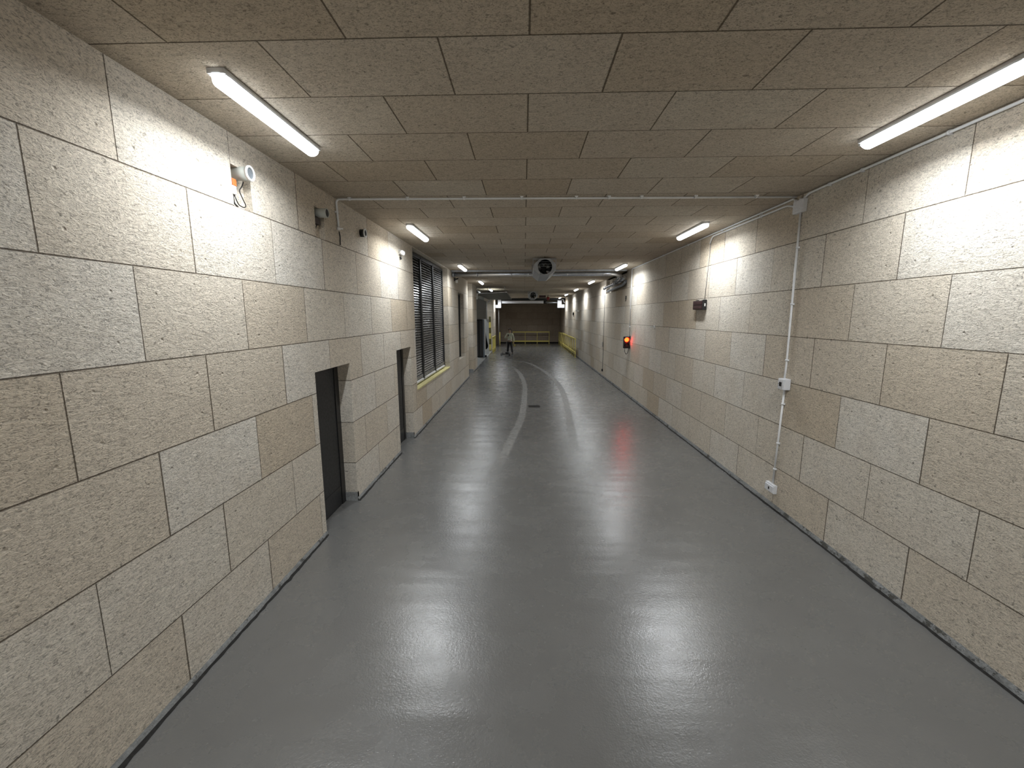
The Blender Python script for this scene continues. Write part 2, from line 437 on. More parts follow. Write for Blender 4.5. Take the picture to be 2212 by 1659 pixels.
# doors
def door(nm, D, edge):
    y0, y1, z0, z1 = D; x = XL-.185
    d = struct(build(nm, lambda bm: (box(bm, x-.05, x, y0, y1, 0, z1, 0)), [M_door], loc=(x, y0, 0)))
    build('door_frame', lambda bm: (box(bm, x-.04, x+.012, y1-.12, y1, 0, z1, 0, .002), box(bm, x-.04, x+.012, y0, y1, z1-.05, z1, 0, .002), box(bm, x-.04, x+.012, y0, y0+.05, 0, z1, 0, .002)), M_black, d)
    build('door_handle', lambda bm: (cyl(bm, (x, y0+.12, 1.0), (1,0,0), .012, .05, 12), cyl(bm, (x+.045, y0+.12, 1.0), (0,1,0), .010, .11, 12), box(bm, x, x+.008, y0+.10, y0+.14, .9, 1.08, 0, .002)), M_dark, d)
    build('kick_plate', lambda bm: box(bm, x, x+.006, y0+.06, y1-.14, .02, .28, 0, .001), M_dark, d)
door('door_1', D1, 0); door('door_2', D2, 0)
# recess door behind the end of the long wall
d = struct(build('door_3', lambda bm: box(bm, XL-.49, XL-.45, 18.5, 20.08, 0, 3.0), M_door, loc=(XL-.47, 18.5, 0)))
build('door_handle', lambda bm: box(bm, XL-.45, XL-.41, 19.9, 19.95, .98, 1.08), M_dark, d)

# window 1: dark pane in a frame, yellow sill board
x = XL-.22
w1 = struct(build('window_1', lambda bm: box(bm, x-.02, x, W1[0], W1[1], W1[2], W1[3]), M_void, loc=(x, W1[0], W1[2])))
build('window_sill', lambda bm: box(bm, x, XL+.012, W1[0], W1[1]-.01, W1[2]-.02, W1[2]+.012, 0, .003), M_sill, w1)
build('window_frame', lambda bm: [box(bm, x, x+.03, W1[0], W1[1], a, b, 0, .002) for a, b in ((W1[2]+.01, W1[2]+.06), (W1[3]-.09, W1[3]-.0))], M_dark, w1)
w2 = struct(build('window_2', lambda bm: box(bm, XL-.18, XL-.15, *W2), M_void, loc=(XL-.15, W2[0], W2[2])))
build('window_frame', lambda bm: (box(bm, XL-.15, XL-.14, W2[1]-.10, W2[1], W2[2], W2[3], 0, .002), box(bm, XL-.15, XL-.14, W2[0], W2[0]+.08, W2[2], W2[3], 0, .002), box(bm, XL-.15, XL-.14, W2[0], W2[1], W2[3]-.06, W2[3], 0, .002)), M_dark, w2)

# the three louvred blinds hanging in window 1
def blind(y0, y1, label):
    x = -2.585; zt, zb = 4.09, 1.14
    e = empty('louvre_blind', (x, (y0+y1)/2, zb), label, 'blind', 'louvred blinds in the tall window')
    def f(bm):
        n = 46; p = (zt-.05-zb-.09)/n
        for i in range(n):
            z = zb+.10+p*(i+.5)
            a = R(56); w_ = .030
            dx, dz = math.cos(a)*w_, math.sin(a)*w_
            pr = [(x-dx, z+dz), (x-dx*.3, z+dz*.45+.004), (x+dx*.4, z-dz*.2+.003), (x+dx, z-dz)]
            for s in (0,):
                A = [bm.verts.new((q[0], y0+.035, q[1])) for q in pr] + [bm.verts.new((q[0], y0+.035, q[1]-.003)) for q in pr[::-1]]
                B = [bm.verts.new((q[0], y1-.035, q[1])) for q in pr] + [bm.verts.new((q[0], y1-.035, q[1]-.003)) for q in pr[::-1]]
                m = len(A)
                for k in range(m): bm.faces.new((A[k], A[(k+1) % m], B[(k+1) % m], B[k]))
                bm.faces.new(A[::-1]); bm.faces.new(B)
    build('slats', f, M_slat, e)
    build('guide_rail', lambda bm: box(bm, x-.035, x+.04, y0, y0+.05, zb, zt, 0, .004), M_dark, e)
    build('guide_rail', lambda bm: box(bm, x-.035, x+.04, y1-.05, y1, zb, zt, 0, .004), M_dark, e)
    build('bottom_rail', lambda bm: box(bm, x-.02, x+.03, y0+.04, y1-.04, zb, zb+.085, 0, .004), M_slat, e)
    build('head_box', lambda bm: box(bm, x-.04, x+.04, y0, y1, zt-.05, zt+.02, 0, .004), M_dark, e)
    o = build('draught_roll', lambda bm: cyl(bm, (x+.025, y0+.07, zb-.050), (0,1,0), .034, y1-y0-.16, 16), M_roll, e); o['label'] = 'white roll lying along the foot of the blind'
    build('foot_bracket', lambda bm: box(bm, x-.02, x+.05, y1-.05, y1-.002, 1.05, zb, 0, .003), M_black, e)
blind(9.43, 10.66, 'bronze louvred blind at the near end of the tall window, by the second dark door')
blind(10.67, 12.09, 'middle bronze louvred blind of the tall window, the widest in view')
blind(12.10, 13.52, 'bronze louvred blind at the far end of the tall window')

# ------------------------------------------------------------------ ceiling lights
def lamp_first(x, y, label):
    e = empty('ceiling_light', (x, y, ZC), label, 'ceiling light', 'linear lights along the ceiling')
    Lh = .60
    def hous(bm):
        pr = [(-.052, ZC-.001), (-.058, ZC-.024), (-.054, ZC-.036), (.054, ZC-.036), (.058, ZC-.024), (.052, ZC-.001)]
        A = [bm.verts.new((x+p[0], y-Lh, p[1])) for p in pr]; B = [bm.verts.new((x+p[0], y+Lh, p[1])) for p in pr]
        for k in range(6): bm.faces.new((A[k], A[(k+1) % 6], B[(k+1) % 6], B[k]))
        bm.faces.new(A[::-1]); bm.faces.new(B)
    build('housing', hous, M_hous, e)
    def dif(bm):
        pr = [(-.054, ZC-.035)] + [(-.057*math.cos(t*math.pi/8), ZC-.054-.042*math.sin(t*math.pi/8)) for t in range(9)] + [(.054, ZC-.035)]
        secs = [(-Lh-.02, .45), (-Lh+.03, 1), (Lh-.03, 1), (Lh+.02, .45)]
        L = [[bm.verts.new((x+p[0]*s, y+d, ZC-.035+(p[1]-ZC+.035)*(s))) for p in pr] for d, s in secs]
        m = len(pr)
        for a, b in zip(L, L[1:]):
            for k in range(m-1):
                fc = bm.faces.new((a[k], a[k+1], b[k+1], b[k])); fc.smooth = True
        bm.faces.new(L[0][::-1]); bm.faces.new(L[-1])
    build('diffuser', dif, M_diff, e)
    for s in (-1, 1):
        build('end_cap', lambda bm: box(bm, x-.056, x+.056, y+s*(Lh+.008)-.010, y+s*(Lh+.008)+.010, ZC-.034, ZC-.001, 0, .005), M_hous, e)
    build('cable_gland', lambda bm: cyl(bm, (x, y+Lh+.026, ZC-.025), (0,1,0), .014, .04, 12), M_white, e)
    ld = bpy.data.lights.new('lamp_light', 'AREA'); ld.shape = 'RECTANGLE'; ld.size = .075; ld.size_y = 1.2
    ld.energy = DOWN; ld.spread = R(166); ld.color = (.93, .97, 1.0)
    lo = bpy.data.objects.new('lamp_light', ld); COL.objects.link(lo); lo.parent = e; lo.location = (0, 0, -.102)
    return e
YS = [3.40, 7.78, 13.25, 18.95, 24.4, 30.0, 35.3]
LX, RX = -1.875, 2.93
src = lamp_first(LX, YS[0], 'long lit white ceiling light nearest the camera, above the notched left wall')
LL = ['second ceiling light on the door side, near the top of the louvred window',
      'third ceiling light on the door side, just before the silver cross duct',
      'fourth ceiling light on the door side, beyond the silver cross duct',
      'fifth ceiling light on the door side, over the near part of the raised door leaf',
      'sixth ceiling light on the door side, mostly hidden above the raised door leaf',
      'farthest ceiling light on the door side, just in front of the rolled shutter']
RL = ['long lit ceiling light nearest the camera, beside the white conduit, cut by the picture edge',
      'second ceiling light on the traffic light side, above the brown wall box',
      'third ceiling light on the traffic light side, above the silver duct bend',
      'fourth ceiling light on the traffic light side, over the far end of the niche',
      'fifth ceiling light on the traffic light side, last but one in that row',
      'sixth ceiling light on the traffic light side, above the long yellow railing',
      'farthest ceiling light on the traffic light side, behind the white end plate']
for i in range(1, 7): copy_tree(src, (0, YS[i]-YS[0], 0), LL[i-1])
for i in range(7): copy_tree(src, (RX-LX, YS[i]-YS[0]+(.04 if i else 0), 0), RL[i])
# two more of the row stand behind the viewpoint, one lights the bay
copy_tree(src, (0, -4.65, 0), 'ceiling light on the door side behind the viewpoint')
copy_tree(src, (RX-LX, -4.65, 0), 'ceiling light on the traffic light side behind the viewpoint')
copy_tree(src, (-4.0-LX, 29.2-YS[0], 0), 'ceiling light inside the side bay')

# ------------------------------------------------------------------ conduits
RC = .0125
def conduit(name_label, cat, pts, clips, rad=.07, m=None, r=RC, group='white conduits with clips'):
    e = empty('conduit', pts[0], name_label, cat, group)
    build('pipe', lambda bm: tube(bm, pts, r, 12, rad), m or M_white, e)
    for c, ax in clips:
        def cl(bm, c=c, ax=ax):
            ring(bm, Vector(c) - Vector(ax)*.011, ax, r+.007, r-.001, .022, 16)
            # saddle foot towards the surface
            nx = Vector((1,0,0)) if c[0] > 3.3 else (Vector((-1,0,0)) if c[0] < -2.3 and c[2] < 4.1 else Vector((0,0,1)))
            cc = Vector(c) + nx*.012
            s = .020
            box(bm, cc.x-(.007 if nx.x else s), cc.x+(.007 if nx.x else s), cc.y-(.012 if ax[1] else s), cc.y+(.012 if ax[1] else s), cc.z-(.007 if nx.z else (s if not ax[2] else .011)), cc.z+(.007 if nx.z else (s if not ax[2] else .011)))
        build('clip', cl, M_white, e)
    return e
zc = ZC-.020; xr = XR-.020; xl = XL+.020
cc_ = conduit('white conduit crossing the ceiling and turning down the notched wall', 'conduit',
        [(xr-.03, 5.74, zc), (xl, 5.63, zc), (xl, 5.66, 3.80)],
        [((cx, 5.66+.04*cx/2.5, zc), (1,0,0)) for cx in (-2.22, -1.48, -.76, -.03, .66, 1.07, 1.48, 2.16, 2.92)] + [((xl, 5.635, 3.98), (0,0,1))], .05)
conduit('white conduit running from the junction box towards the camera in the wall and ceiling corner', 'conduit',
        [(xr, 5.62, 4.09), (xr, 5.56, 4.126), (xr, 5.3, 4.130), (xr, -2.5, 4.130)],
        [((xr, y, 4.130), (0,1,0)) for y in (5.2, 4.73, 3.83, 3.0, 2.2)], .05)
conduit('long white conduit along the ceiling corner, dropping to the red traffic light', 'conduit',
        [(xr, 5.81, 4.10), (xr, 5.84, 4.137), (xr, 14.07, 4.137), (xr, 14.09, 2.00)],
        [((xr, y, 4.137), (0,1,0)) for y in (6.6, 7.85, 9.4, 11.0, 12.6)] + [((xr, 14.09, z), (0,0,1)) for z in (3.6, 2.9, 2.3)], .05)
conduit('shorter white conduit just under the long one, bending down short of the brown wall box', 'conduit',
        [(xr, 5.80, 4.03), (xr, 5.97, 4.085), (xr, 8.22, 4.095), (xr, 8.30, 3.98)],
        [((xr, y, 4.092), (0,1,0)) for y in (6.6, 7.4)], .06)
conduit('white vertical conduit between the junction box and the switch box on the wall', 'conduit',
        [(xr, 5.68, 3.93), (xr, 5.655, 2.0), (xr-.015, 5.64, 1.84)], [((xr, 5.672, 3.508), (0,0,1)), ((xr, 5.665, 2.803), (0,0,1)), ((xr, 5.656, 2.076), (0,0,1))], .03)
conduit('white vertical conduit from the switch box down to the socket near the floor', 'conduit',
        [(xr, 5.64, 1.68), (xr, 5.69, .36)], [((xr, 5.645, 1.49), (0,0,1)), ((xr, 5.668, .938), (0,0,1)), ((xr, 5.682, .565), (0,0,1))], 0)
conduit('thin grey conduit running down the wall beyond the red traffic light', 'conduit',
        [(XR-.012, 18.68, 3.55), (XR-.012, 18.68, .30)], [], 0, M_gcable, .010, 'grey wall pipes')
tag(build('grey_cable', lambda bm: tube(bm, [(XR-.008, 8.30, 3.985), (XR-.008, 8.36, 3.4), (XR-.008, 8.40, 2.97)], .006, 8), M_gcable, loc=(XR-.008, 8.3, 2.97)),
    'thin grey cable hanging from the conduit end to the brown wall box', 'cable')
def f(bm): tube(bm, [(xl, 5.665, 3.745), (xl-.004, 5.70, 3.70), (xl-.010, 5.70, 3.585)], .007, 8)
tag(build('black_cable', f, M_cable, loc=(xl, 5.7, 3.6)), 'short black cable hanging from the lower end of the white conduit on the notched wall', 'cable')
c = build('conduit_cap', lambda bm: (cyl(bm, (xl, 5.66, 3.765), (0,0,1), .022, .035, 16), box(bm, xl-.02, xl+.05, 5.645, 5.675, 3.772, 3.79, 0, .003)), M_white, cc_)

def wbox(name, label, cat, y0, y1, z0, z1, d, extra=None, part=None):
    e = empty(name, (XR, (y0+y1)/2, z0), label, cat)
    build('body', lambda bm: box(bm, XR-d, XR-.001, y0, y1, z0, z1, 0, .005), M_box, e)
    return e
e = wbox('junction_box', 'square white junction box under the ceiling corner where the conduits meet', 'junction box', 5.59, 5.79, 3.93, 4.085, .055)
build('lid', lambda bm: box(bm, XR-.062, XR-.052, 5.60, 5.78, 3.94, 4.075, 0, .003), M_box, e)
for i in range(3): build('cable_gland', lambda bm: cyl(bm, (xr, 5.62+.08*i, 4.08), (0,0,1), .017, .03, 12), M_white, e)
e = wbox('switch_box', 'white switch box at waist height on the vertical conduit', 'switch box', 5.555, 5.69, 1.69, 1.835, .085)
build('switch_cover', lambda bm: (box(bm, XR-.092, XR-.083, 5.565, 5.68, 1.70, 1.825, 0, .004),), M_box, e)
build('rocker', lambda bm: box(bm, XR-.099, XR-.090, 5.60, 5.645, 1.735, 1.79, 0, .003), M_dark, e)
build('screw_hole', lambda bm: cyl(bm, (XR-.0935, 5.668, 1.765), (-1,0,0), .006, .002, 10), M_black, e)
e = wbox('wall_socket', 'white hinged wall socket low on the wall at the foot of the conduit', 'wall socket', 5.61, 5.82, .225, .345, .045)
build('hinged_cover', lambda bm: box(bm, XR-.058, XR-.044, 5.62, 5.81, .235, .325, 0, .004), M_box, e)
build('cover_latch', lambda bm: box(bm, XR-.062, XR-.056, 5.70, 5.725, .262, .298, 0, .002), M_dark, e)

# ------------------------------------------------------------------ things on the notched wall
def stub(nm, label, y, z, r, l, x0, mtube, mgr, rim, detail):
    e = empty(nm, (x0, y, z), label, 'pipe stub')
    build('tube', lambda bm: ring(bm, (x0, y, z), (1,0,-.02), r, r-.006, l, 40), mtube, e)
    build('grille', lambda bm: cyl(bm, (x0+l-.012, y, z), (1,0,-.02), r-.005, .006, 40), mgr, e)
    if rim: build('rim', lambda bm: ring(bm, (x0+l-.012, y, z), (1,0,-.02), r+.007, r-.010, .016, 40), rim, e)
    return e
e = stub('pipe_stub', 'pale round pipe stub with a grey grille in the notch nearest the camera', 3.79, 3.868, .056, .15, XL-.07, M_beige, M_mesh, M_roll, 1)
e2 = stub('pipe_stub', 'grey pipe stub with a black mouth sticking out of the second notch', 5.19, 3.868, .052, .165, XL-.07, M_beige, M_black, None, 1)
e3 = stub('round_spotlight', 'small round black spotlight with a white ring between the conduit and the second lamp', 6.47, 3.876, .055, .072, XL-.001, M_dark, M_void, M_roll, 0)
e3['category'] = 'spotlight'
t = empty('hanging_tag', (XL-.02, 3.70, 3.68), 'orange and white tag hanging in the nearest notch below the pipe stub', 'tag')
build('orange_part', lambda bm: box(bm, XL-.050, XL-.006, 3.672, 3.725, 3.745, 3.80, 0, .004), M_orange, t)
build('white_part', lambda bm: box(bm, XL-.046, XL-.010, 3.675, 3.722, 3.675, 3.745, 0, .003), M_roll, t)
tag(build('black_cable', lambda bm: tube(bm, [(XL-.02, 3.84, 3.815), (XL-.03, 3.83, 3.775), (XL-.04, 3.80, 3.735), (XL-.035, 3.83, 3.675), (XL-.03, 3.865, 3.62), (XL-.03, 3.83, 3.60), (XL-.03, 3.76, 3.605), (XL-.028, 3.715, 3.672)], .0045, 8, .03), M_cable, loc=(XL-.03, 3.8, 3.6)),
    'looped black cable hanging below the nearest pipe stub', 'cable')
tag(build('black_cable', lambda bm: tube(bm, [(XL-.03, 3.70, 3.672), (XL-.035, 3.71, 3.61), (XL-.02, 3.735, 3.582)], .007, 8, .03), M_cable, loc=(XL-.03, 3.72, 3.6)),
    'short black cable dropping from the orange and white tag', 'cable')
tag(build('black_cable', lambda bm: tube(bm, [(XL-.03, 5.17, 3.733), (XL-.04, 5.15, 3.69), (XL-.04, 5.13, 3.64), (XL-.03, 5.10, 3.582)], .005, 8, .03), M_cable, loc=(XL-.03, 5.15, 3.6)),
    'black cable hanging in the second notch under the black mouthed pipe stub', 'cable')
tag(build('notch_shadow_box', lambda bm: box(bm, XL-.065, XL-.012, 5.085, 5.235, 3.735, 3.812, 0, .006), mat('notch_shadow_brown', (.05, .032, .022), .6), loc=(XL-.04, 5.16, 3.74)),  # dark block put in as the shadow below the stub
    'dark brown block standing in for the shadow under the second notch pipe stub', 'box').name = 'notch_shadow_block'
e = empty('twin_spotlight', (XL, 8.45, 3.85), 'small white twin headed light high on the notched wall by the louvred window', 'spotlight')
build('base', lambda bm: box(bm, XL, XL+.02, 8.38, 8.52, 3.84, 3.93, 0, .004), M_roll, e)
for dy in (-.045, .05):
    build('lamp_head', lambda bm: cyl(bm, (XL+.02, 8.45+dy, 3.885), (1,-.3,-.2), .034, .06, 20, 0, .042), M_roll, e)
build('sensor', lambda bm: cyl(bm, (XL+.012, 8.45, 3.80), (.3,0,-1), .018, .05, 14), M_dark, e)

# ------------------------------------------------------------------ brown wall box, traffic light and small fittings
e = empty('wall_box', (XR, 8.55, 2.77), 'dark brown box with a white stripe on its end, high on the wall', 'wall box')
build('body', lambda bm: box(bm, XR-.085, XR-.004, 8.31, 8.76, 2.775, 2.945, 0, .008), M_brown, e)
build('front_ribs', lambda bm: [box(bm, XR-.094, XR-.083, 8.33, 8.74, z, z+.06, 0, .005) for z in (2.79, 2.865)], M_brown, e)
build('end_plate', lambda bm: box(bm, XR-.088, XR-.002, 8.298, 8.312, 2.77, 2.955, 0, .004), M_black, e)
o = build('white_stripe', lambda bm: box(bm, XR-.052, XR-.028, 8.292, 8.299, 2.835, 2.89, 0, .003), M_roll, e)
for ya in (8.315, 8.67): build('mounting_ear', lambda bm: box(bm, XR-.04, XR-.002, ya, ya+.09, 2.942, 2.962, 0, .003), M_black, e)

TY = 14.0
e = empty('traffic_light', (XR, TY, 1.6), 'small traffic light on the wall with its upper red lens lit', 'traffic light')
build('body', lambda bm: box(bm, 3.275, 3.455, TY, TY+.12, 1.60, 1.985, 0, .015), M_black, e)
for z, m, nm in ((1.885, M_redlens, 'lit_lens'), (1.705, M_deadlens, 'unlit_lens')):
    def dome(bm, z=z):
        c = Vector((3.362, TY-.004, z)); n = 24; rings = []
        for j in range(5):
            a = j/4*math.pi/2; rr = .070*math.cos(a); d = .022*math.sin(a)
            rings.append([bm.verts.new(c + Vector((rr*math.cos(k*2*math.pi/n), -d, rr*math.sin(k*2*math.pi/n)))) for k in range(n)] if j < 4 else [bm.verts.new(c + Vector((0, -.022, 0)))])
        for a, b in zip(rings[:-2], rings[1:-1]):
            for k in range(n):
                fc = bm.faces.new((a[k], a[(k+1) % n], b[(k+1) % n], b[k])); fc.smooth = True
        for k in range(n): bm.faces.new((rings[-2][k], rings[-2][(k+1) % n], rings[-1][0])).smooth = True
        bm.faces.new(rings[0][::-1])
    build(nm, dome, m, e)
    def visor(bm, z=z):
        n = 20; c = Vector((3.362, TY, z))
        for r_, rr in ((.085, .079),):
            A = []
            for k in range(n+1):
                a = R(-15) + k/n*R(210)
                dl = .10*(.35+.65*max(0, math.sin(a)))
                A.append([c + Vector((r_*math.cos(a), 0, r_*math.sin(a))), c + Vector((r_*math.cos(a), -dl, r_*math.sin(a))), c + Vector((rr*math.cos(a), -dl, rr*math.sin(a))), c + Vector((rr*math.cos(a), 0, rr*math.sin(a)))])
            V = [[bm.verts.new(p) for p in q] for q in A]
            for a, b in zip(V, V[1:]):
                for k in range(4): bm.faces.new((a[k], a[(k+1) % 4], b[(k+1) % 4], b[k]))
    build('visor', visor, M_black, e)
for z in (1.64, 1.955):
    build('bracket', lambda bm: (box(bm, 3.44, XR, TY+.03, TY+.07, z-.012, z+.012, 0, .002), box(bm, XR-.018, XR, TY+.005, TY+.095, z-.05, z+.05, 0, .003)), M_black, e)
build('cable_loop', lambda bm: tube(bm, [(3.33, TY+.06, 1.61), (3.32, TY+.05, 1.50), (3.36, TY+.05, 1.40), (3.42, TY+.05, 1.44), (3.445, TY+.05, 1.60)], .008, 8, .06), M_cable, e)

e = empty('wall_hook', (XR, 11.5, 2.36), 'small white peg sticking out of the wall between the traffic light and the brown box', 'peg')
build('plate', lambda bm: box(bm, XR-.012, XR, 11.44, 11.56, 2.32, 2.40, 0, .003), M_roll, e)
build('peg', lambda bm: cyl(bm, (XR-.01, 11.5, 2.365), (-1,0,0), .014, .11, 12), M_roll, e)
tag(build('wall_sensor', lambda bm: (box(bm, XR-.03, XR, 14.77, 14.83, 3.20, 3.33, 0, .006), cyl(bm, (XR-.02, 14.8, 3.19), (0,0,-1), .012, .04, 10)), M_black, loc=(XR, 14.8, 3.2)),
    'small black fitting on the wall right under the niche with the silver ducts', 'fitting')
tag(build('wall_sensor', lambda bm: (box(bm, XR-.10, XR, 29.9, 30.0, 2.70, 2.90, 0, .01), cyl(bm, (XR-.04, 29.95, 2.69), (0,0,-1), .02, .08, 10)), M_black, loc=(XR, 29.95, 2.7)),
    'small black fitting on the far part of the traffic light side wall above the railing', 'fitting')
tag(build('wall_lamp', lambda bm: (box(bm, XR-.16, XR, 27.2, 27.4, 2.93, 3.0, 0, .02), box(bm, XR-.20, XR-.13, 27.2, 27.4, 2.95, 3.03, 0, .02)), M_roll, loc=(XR, 27.3, 2.95)),
    'small white fitting on the far wall just before the black one', 'fitting')
e = empty('wall_switch', (XR, 18.68, 1.3), 'slim grey switch on the thin grey conduit beyond the traffic light', 'switch')
build('body', lambda bm: box(bm, XR-.05, XR-.024, 18.62, 18.74, 1.32, 1.52, 0, .005), M_gcable, e)
tag(build('floor_socket_box', lambda bm: box(bm, XR-.05, XR-.001, 18.62, 18.74, .24, .34, 0, .006), M_dark, loc=(XR, 18.68, .24)), 'small dark box low on the wall at the foot of the thin grey conduit', 'box')

# ------------------------------------------------------------------ ventilation
def jetfan(x, y0, label, s=1.0):
    zc_ = 3.905; L = 1.95
    e = empty('jet_fan', (x, y0, zc_), label, 'jet fan', 'jet fans under the ceiling')
    hw, hh = .278, .205
    oc = [(-.46, 1), (.46, 1), (1, .32), (1, -.42), (.46, -1), (-.46, -1), (-1, -.42), (-1, .32)]
    def casing(bm):
        n = 48; ri = .190
        def ocp(a):
            dx, dz = math.cos(a), math.sin(a); best = None
            for (p, q) in zip(oc, oc[1:]+oc[:1]):
                ax, az, bx, bz = p[0]*hw, p[1]*hh, q[0]*hw, q[1]*hh
                den = dx*(bz-az) - dz*(bx-ax)
                if abs(den) < 1e-9: continue
                t = (ax*(bz-az) - az*(bx-ax))/den; u_ = (ax*dz-az*dx)/den
                if t > 0 and -1e-6 <= u_ <= 1+1e-6: best = t if best is None else min(best, t)
            return Vector((x+dx*best, 0, zc_+dz*best))
        angs = sorted({round(k*2*math.pi/n, 6) for k in range(n)} | {round(math.atan2(p[1]*hh, p[0]*hw) % (2*math.pi), 6) for p in oc})
        m = len(angs)
        O = [ocp(a) for a in angs]; I = [Vector((x+ri*math.cos(a), 0, zc_+ri*math.sin(a))) for a in angs]
        V = []
        for arr, ys in ((O, (y0, y0+L)), (I, (y0, y0+L))):
            V.append([[bm.verts.new((p.x, yy, p.z)) for p in arr] for yy in ys])
        for k in range(m):
            j = (k+1) % m
            bm.faces.new((V[0][0][k], V[0][0][j], V[0][1][j], V[0][1][k]))
            fc = bm.faces.new((V[1][0][k], V[1][1][k], V[1][1][j], V[1][0][j])); fc.material_index = 1; fc.smooth = True
            bm.faces.new((V[0][0][k], V[1][0][k], V[1][0][j], V[0][0][j]))
            bm.faces.new((V[0][1][k], V[0][1][j], V[1][1][j], V[1][1][k]))
    build('casing', casing, [M_galvd, M_black], e)
    build('inlet_ring', lambda bm: ring(bm, (x, y0-.012, zc_), (0,1,0), .200, .182, .02, 48), M_galvd, e)
    build('motor', lambda bm: (cyl(bm, (x, y0+.75, zc_), (0,1,0), .085, .45, 24), cyl(bm, (x, y0+.68, zc_), (0,1,0), .05, .08, 24)), M_dark, e)
    def rotor(bm):
        for k in range(6):
            a = k*math.pi/3
            d = Vector((math.cos(a), 0, math.sin(a))); t = Vector((-math.sin(a), 0, math.cos(a)))
            q = []
            for rr, w_, tw in ((.05, .03, .05), (.18, .055, .02)):
                c = Vector((x, y0+.70, zc_)) + d*rr
                q += [c - t*w_ + Vector((0, -tw, 0)), c + t*w_ + Vector((0, tw, 0))]
            vs = [bm.verts.new(p) for p in (q[0], q[1], q[3], q[2])]; vb = [bm.verts.new(Vector(p)+Vector((0, .006, 0))) for p in (q[0], q[1], q[3], q[2])]
            bm.faces.new(vs); bm.faces.new(vb[::-1])
            for i in range(4): bm.faces.new((vs[i], vs[(i+1) % 4], vb[(i+1) % 4], vb[i]))
    build('rotor', rotor, M_galvd, e)
    for i in range(3): build('guard_bar', lambda bm: cyl(bm, (x-math.sqrt(.19**2-(.125-.055*i)**2), y0+.02, zc_+.125-.055*i), (1,0,0), .005, 2*math.sqrt(.19**2-(.125-.055*i)**2), 8), M_galvd, e)
    for yy in (y0+.25, y0+L-.3):
        build('hanger', lambda bm: (box(bm, x-.30, x+.30, yy, yy+.04, ZC-.045, ZC-.002, 0, .002), box(bm, x-.31, x-.285, yy, yy+.04, zc_, ZC-.01), box(bm, x+.285, x+.31, yy, yy+.04, zc_, ZC-.01)), M_galv, e)
    return e
j1 = jetfan(.535, 11.2, 'large octagonal grey jet fan with a round black mouth in mid ceiling')
copy_tree(j1, (.02, 26.5-11.2, 0), 'smaller looking far jet fan in mid ceiling beside the maroon sign')

# silver cross duct with bend and wall pipes
e = empty('cross_duct', (.5, 14.5, 4.03), 'round silver duct crossing under the ceiling behind the large jet fan', 'duct')
build('pipe', lambda bm: tube(bm, [(XL+.05, 14.5, 4.035), (3.02, 14.5, 4.035), (3.28, 14.75, 3.99), (3.30, 15.3, 3.92)], .072, 20, .25), M_galv, e)
for xx in (-1.6, -.45, .1, 1.4, 2.6):
    build('joint_band', lambda bm: ring(bm, (xx, 14.5, 4.035), (1,0,0), .078, .070, .05, 24), M_galv, e)
build('end_collar', lambda bm: ring(bm, (XL+.02, 14.5, 4.035), (1,0,0), .085, .068, .06, 24), M_galvd, e)
e = empty('duct_tray', (.5, 14.15, 4.12), 'flat dark trunking strip running across the ceiling above the silver duct', 'trunking')
build('tray', lambda bm: box(bm, XL+.02, 3.35, 14.28, 14.40, 4.105, ZC-.001, 0, .003), M_galvd, e)
e = empty('wall_duct', (XR-.1, 16.6, 3.7), 'silver insulated pipe running along the niche of the traffic light side wall', 'duct')
build('upper_pipe', lambda bm: tube(bm, [(3.42, 14.85, 3.96), (3.41, 15.3, 3.88), (3.38, 18.30, 3.78)], .060, 20, .2), M_galv, e)
build('lower_pipe', lambda bm: tube(bm, [(3.50, 15.0, 3.84), (3.50, 15.4, 3.74), (3.47, 18.05, 3.66)], .050, 20, .2), M_galvd, e)
for i in range(7): build('strap', lambda bm: ring(bm, (3.41-.012*i, 15.45+.42*i, 3.872-.0135*i), (0,1,0), .067, .058, .04, 20), M_galv, e)
build('elbow', lambda bm: tube(bm, [(3.30, 15.0, 3.97), (3.20, 15.35, 3.86), (3.24, 15.7, 3.80), (3.36, 15.8, 3.82)], .035, 14, .15), M_galvd, e)
build('hanger', lambda bm: (cyl(bm, (3.05, 14.95, 3.8), (0,0,1), .006, .35, 8), box(bm, 3.02, 3.40, 14.93, 14.97, 3.80, 3.82)), M_dark, e)
e = empty('floodlight', (XL+.07, 14.95, 3.95), 'small white fitting with black bracket at the door side end of the silver duct', 'floodlight')
build('head', lambda bm: box(bm, XL+.05, XL+.13, 14.93, 15.02, 3.80, 3.90, 0, .01), M_roll, e)
build('bracket', lambda bm: (box(bm, XL, XL+.05, 14.94, 15.0, 3.86, 3.97, 0, .003), cyl(bm, (XL+.05, 14.97, 3.92), (1,0,.3), .02, .10, 12)), M_black, e)

# maroon sign and red beacon
e = empty('ceiling_sign', (1.32, 31, 3.95), 'dark maroon rectangular sign hanging from the far ceiling', 'sign')
build('panel', lambda bm: box(bm, 1.08, 1.56, 31, 31.05, 3.95, 4.115, 0, .004), M_brown, e)
build('hanger', lambda bm: [cyl(bm, (xx, 31.02, 4.11), (0,0,1), .006, .04, 8) for xx in (1.15, 1.49)], M_dark, e)
e = empty('fire_bell', (1.72, 31, 3.88), 'round dark red bell at the lower corner of the maroon sign', 'bell')
build('shell', lambda bm: (cyl(bm, (1.72, 31.0, 3.90), (0,-1,0), .125, .05, 28, 0, .09), cyl(bm, (1.72, 31.05, 3.90), (0,-1,0), .125, .05, 28)), M_red, e)
build('bracket', lambda bm: box(bm, 1.70, 1.74, 31.03, 31.06, 3.98, ZC, 0, .002), M_dark, e)

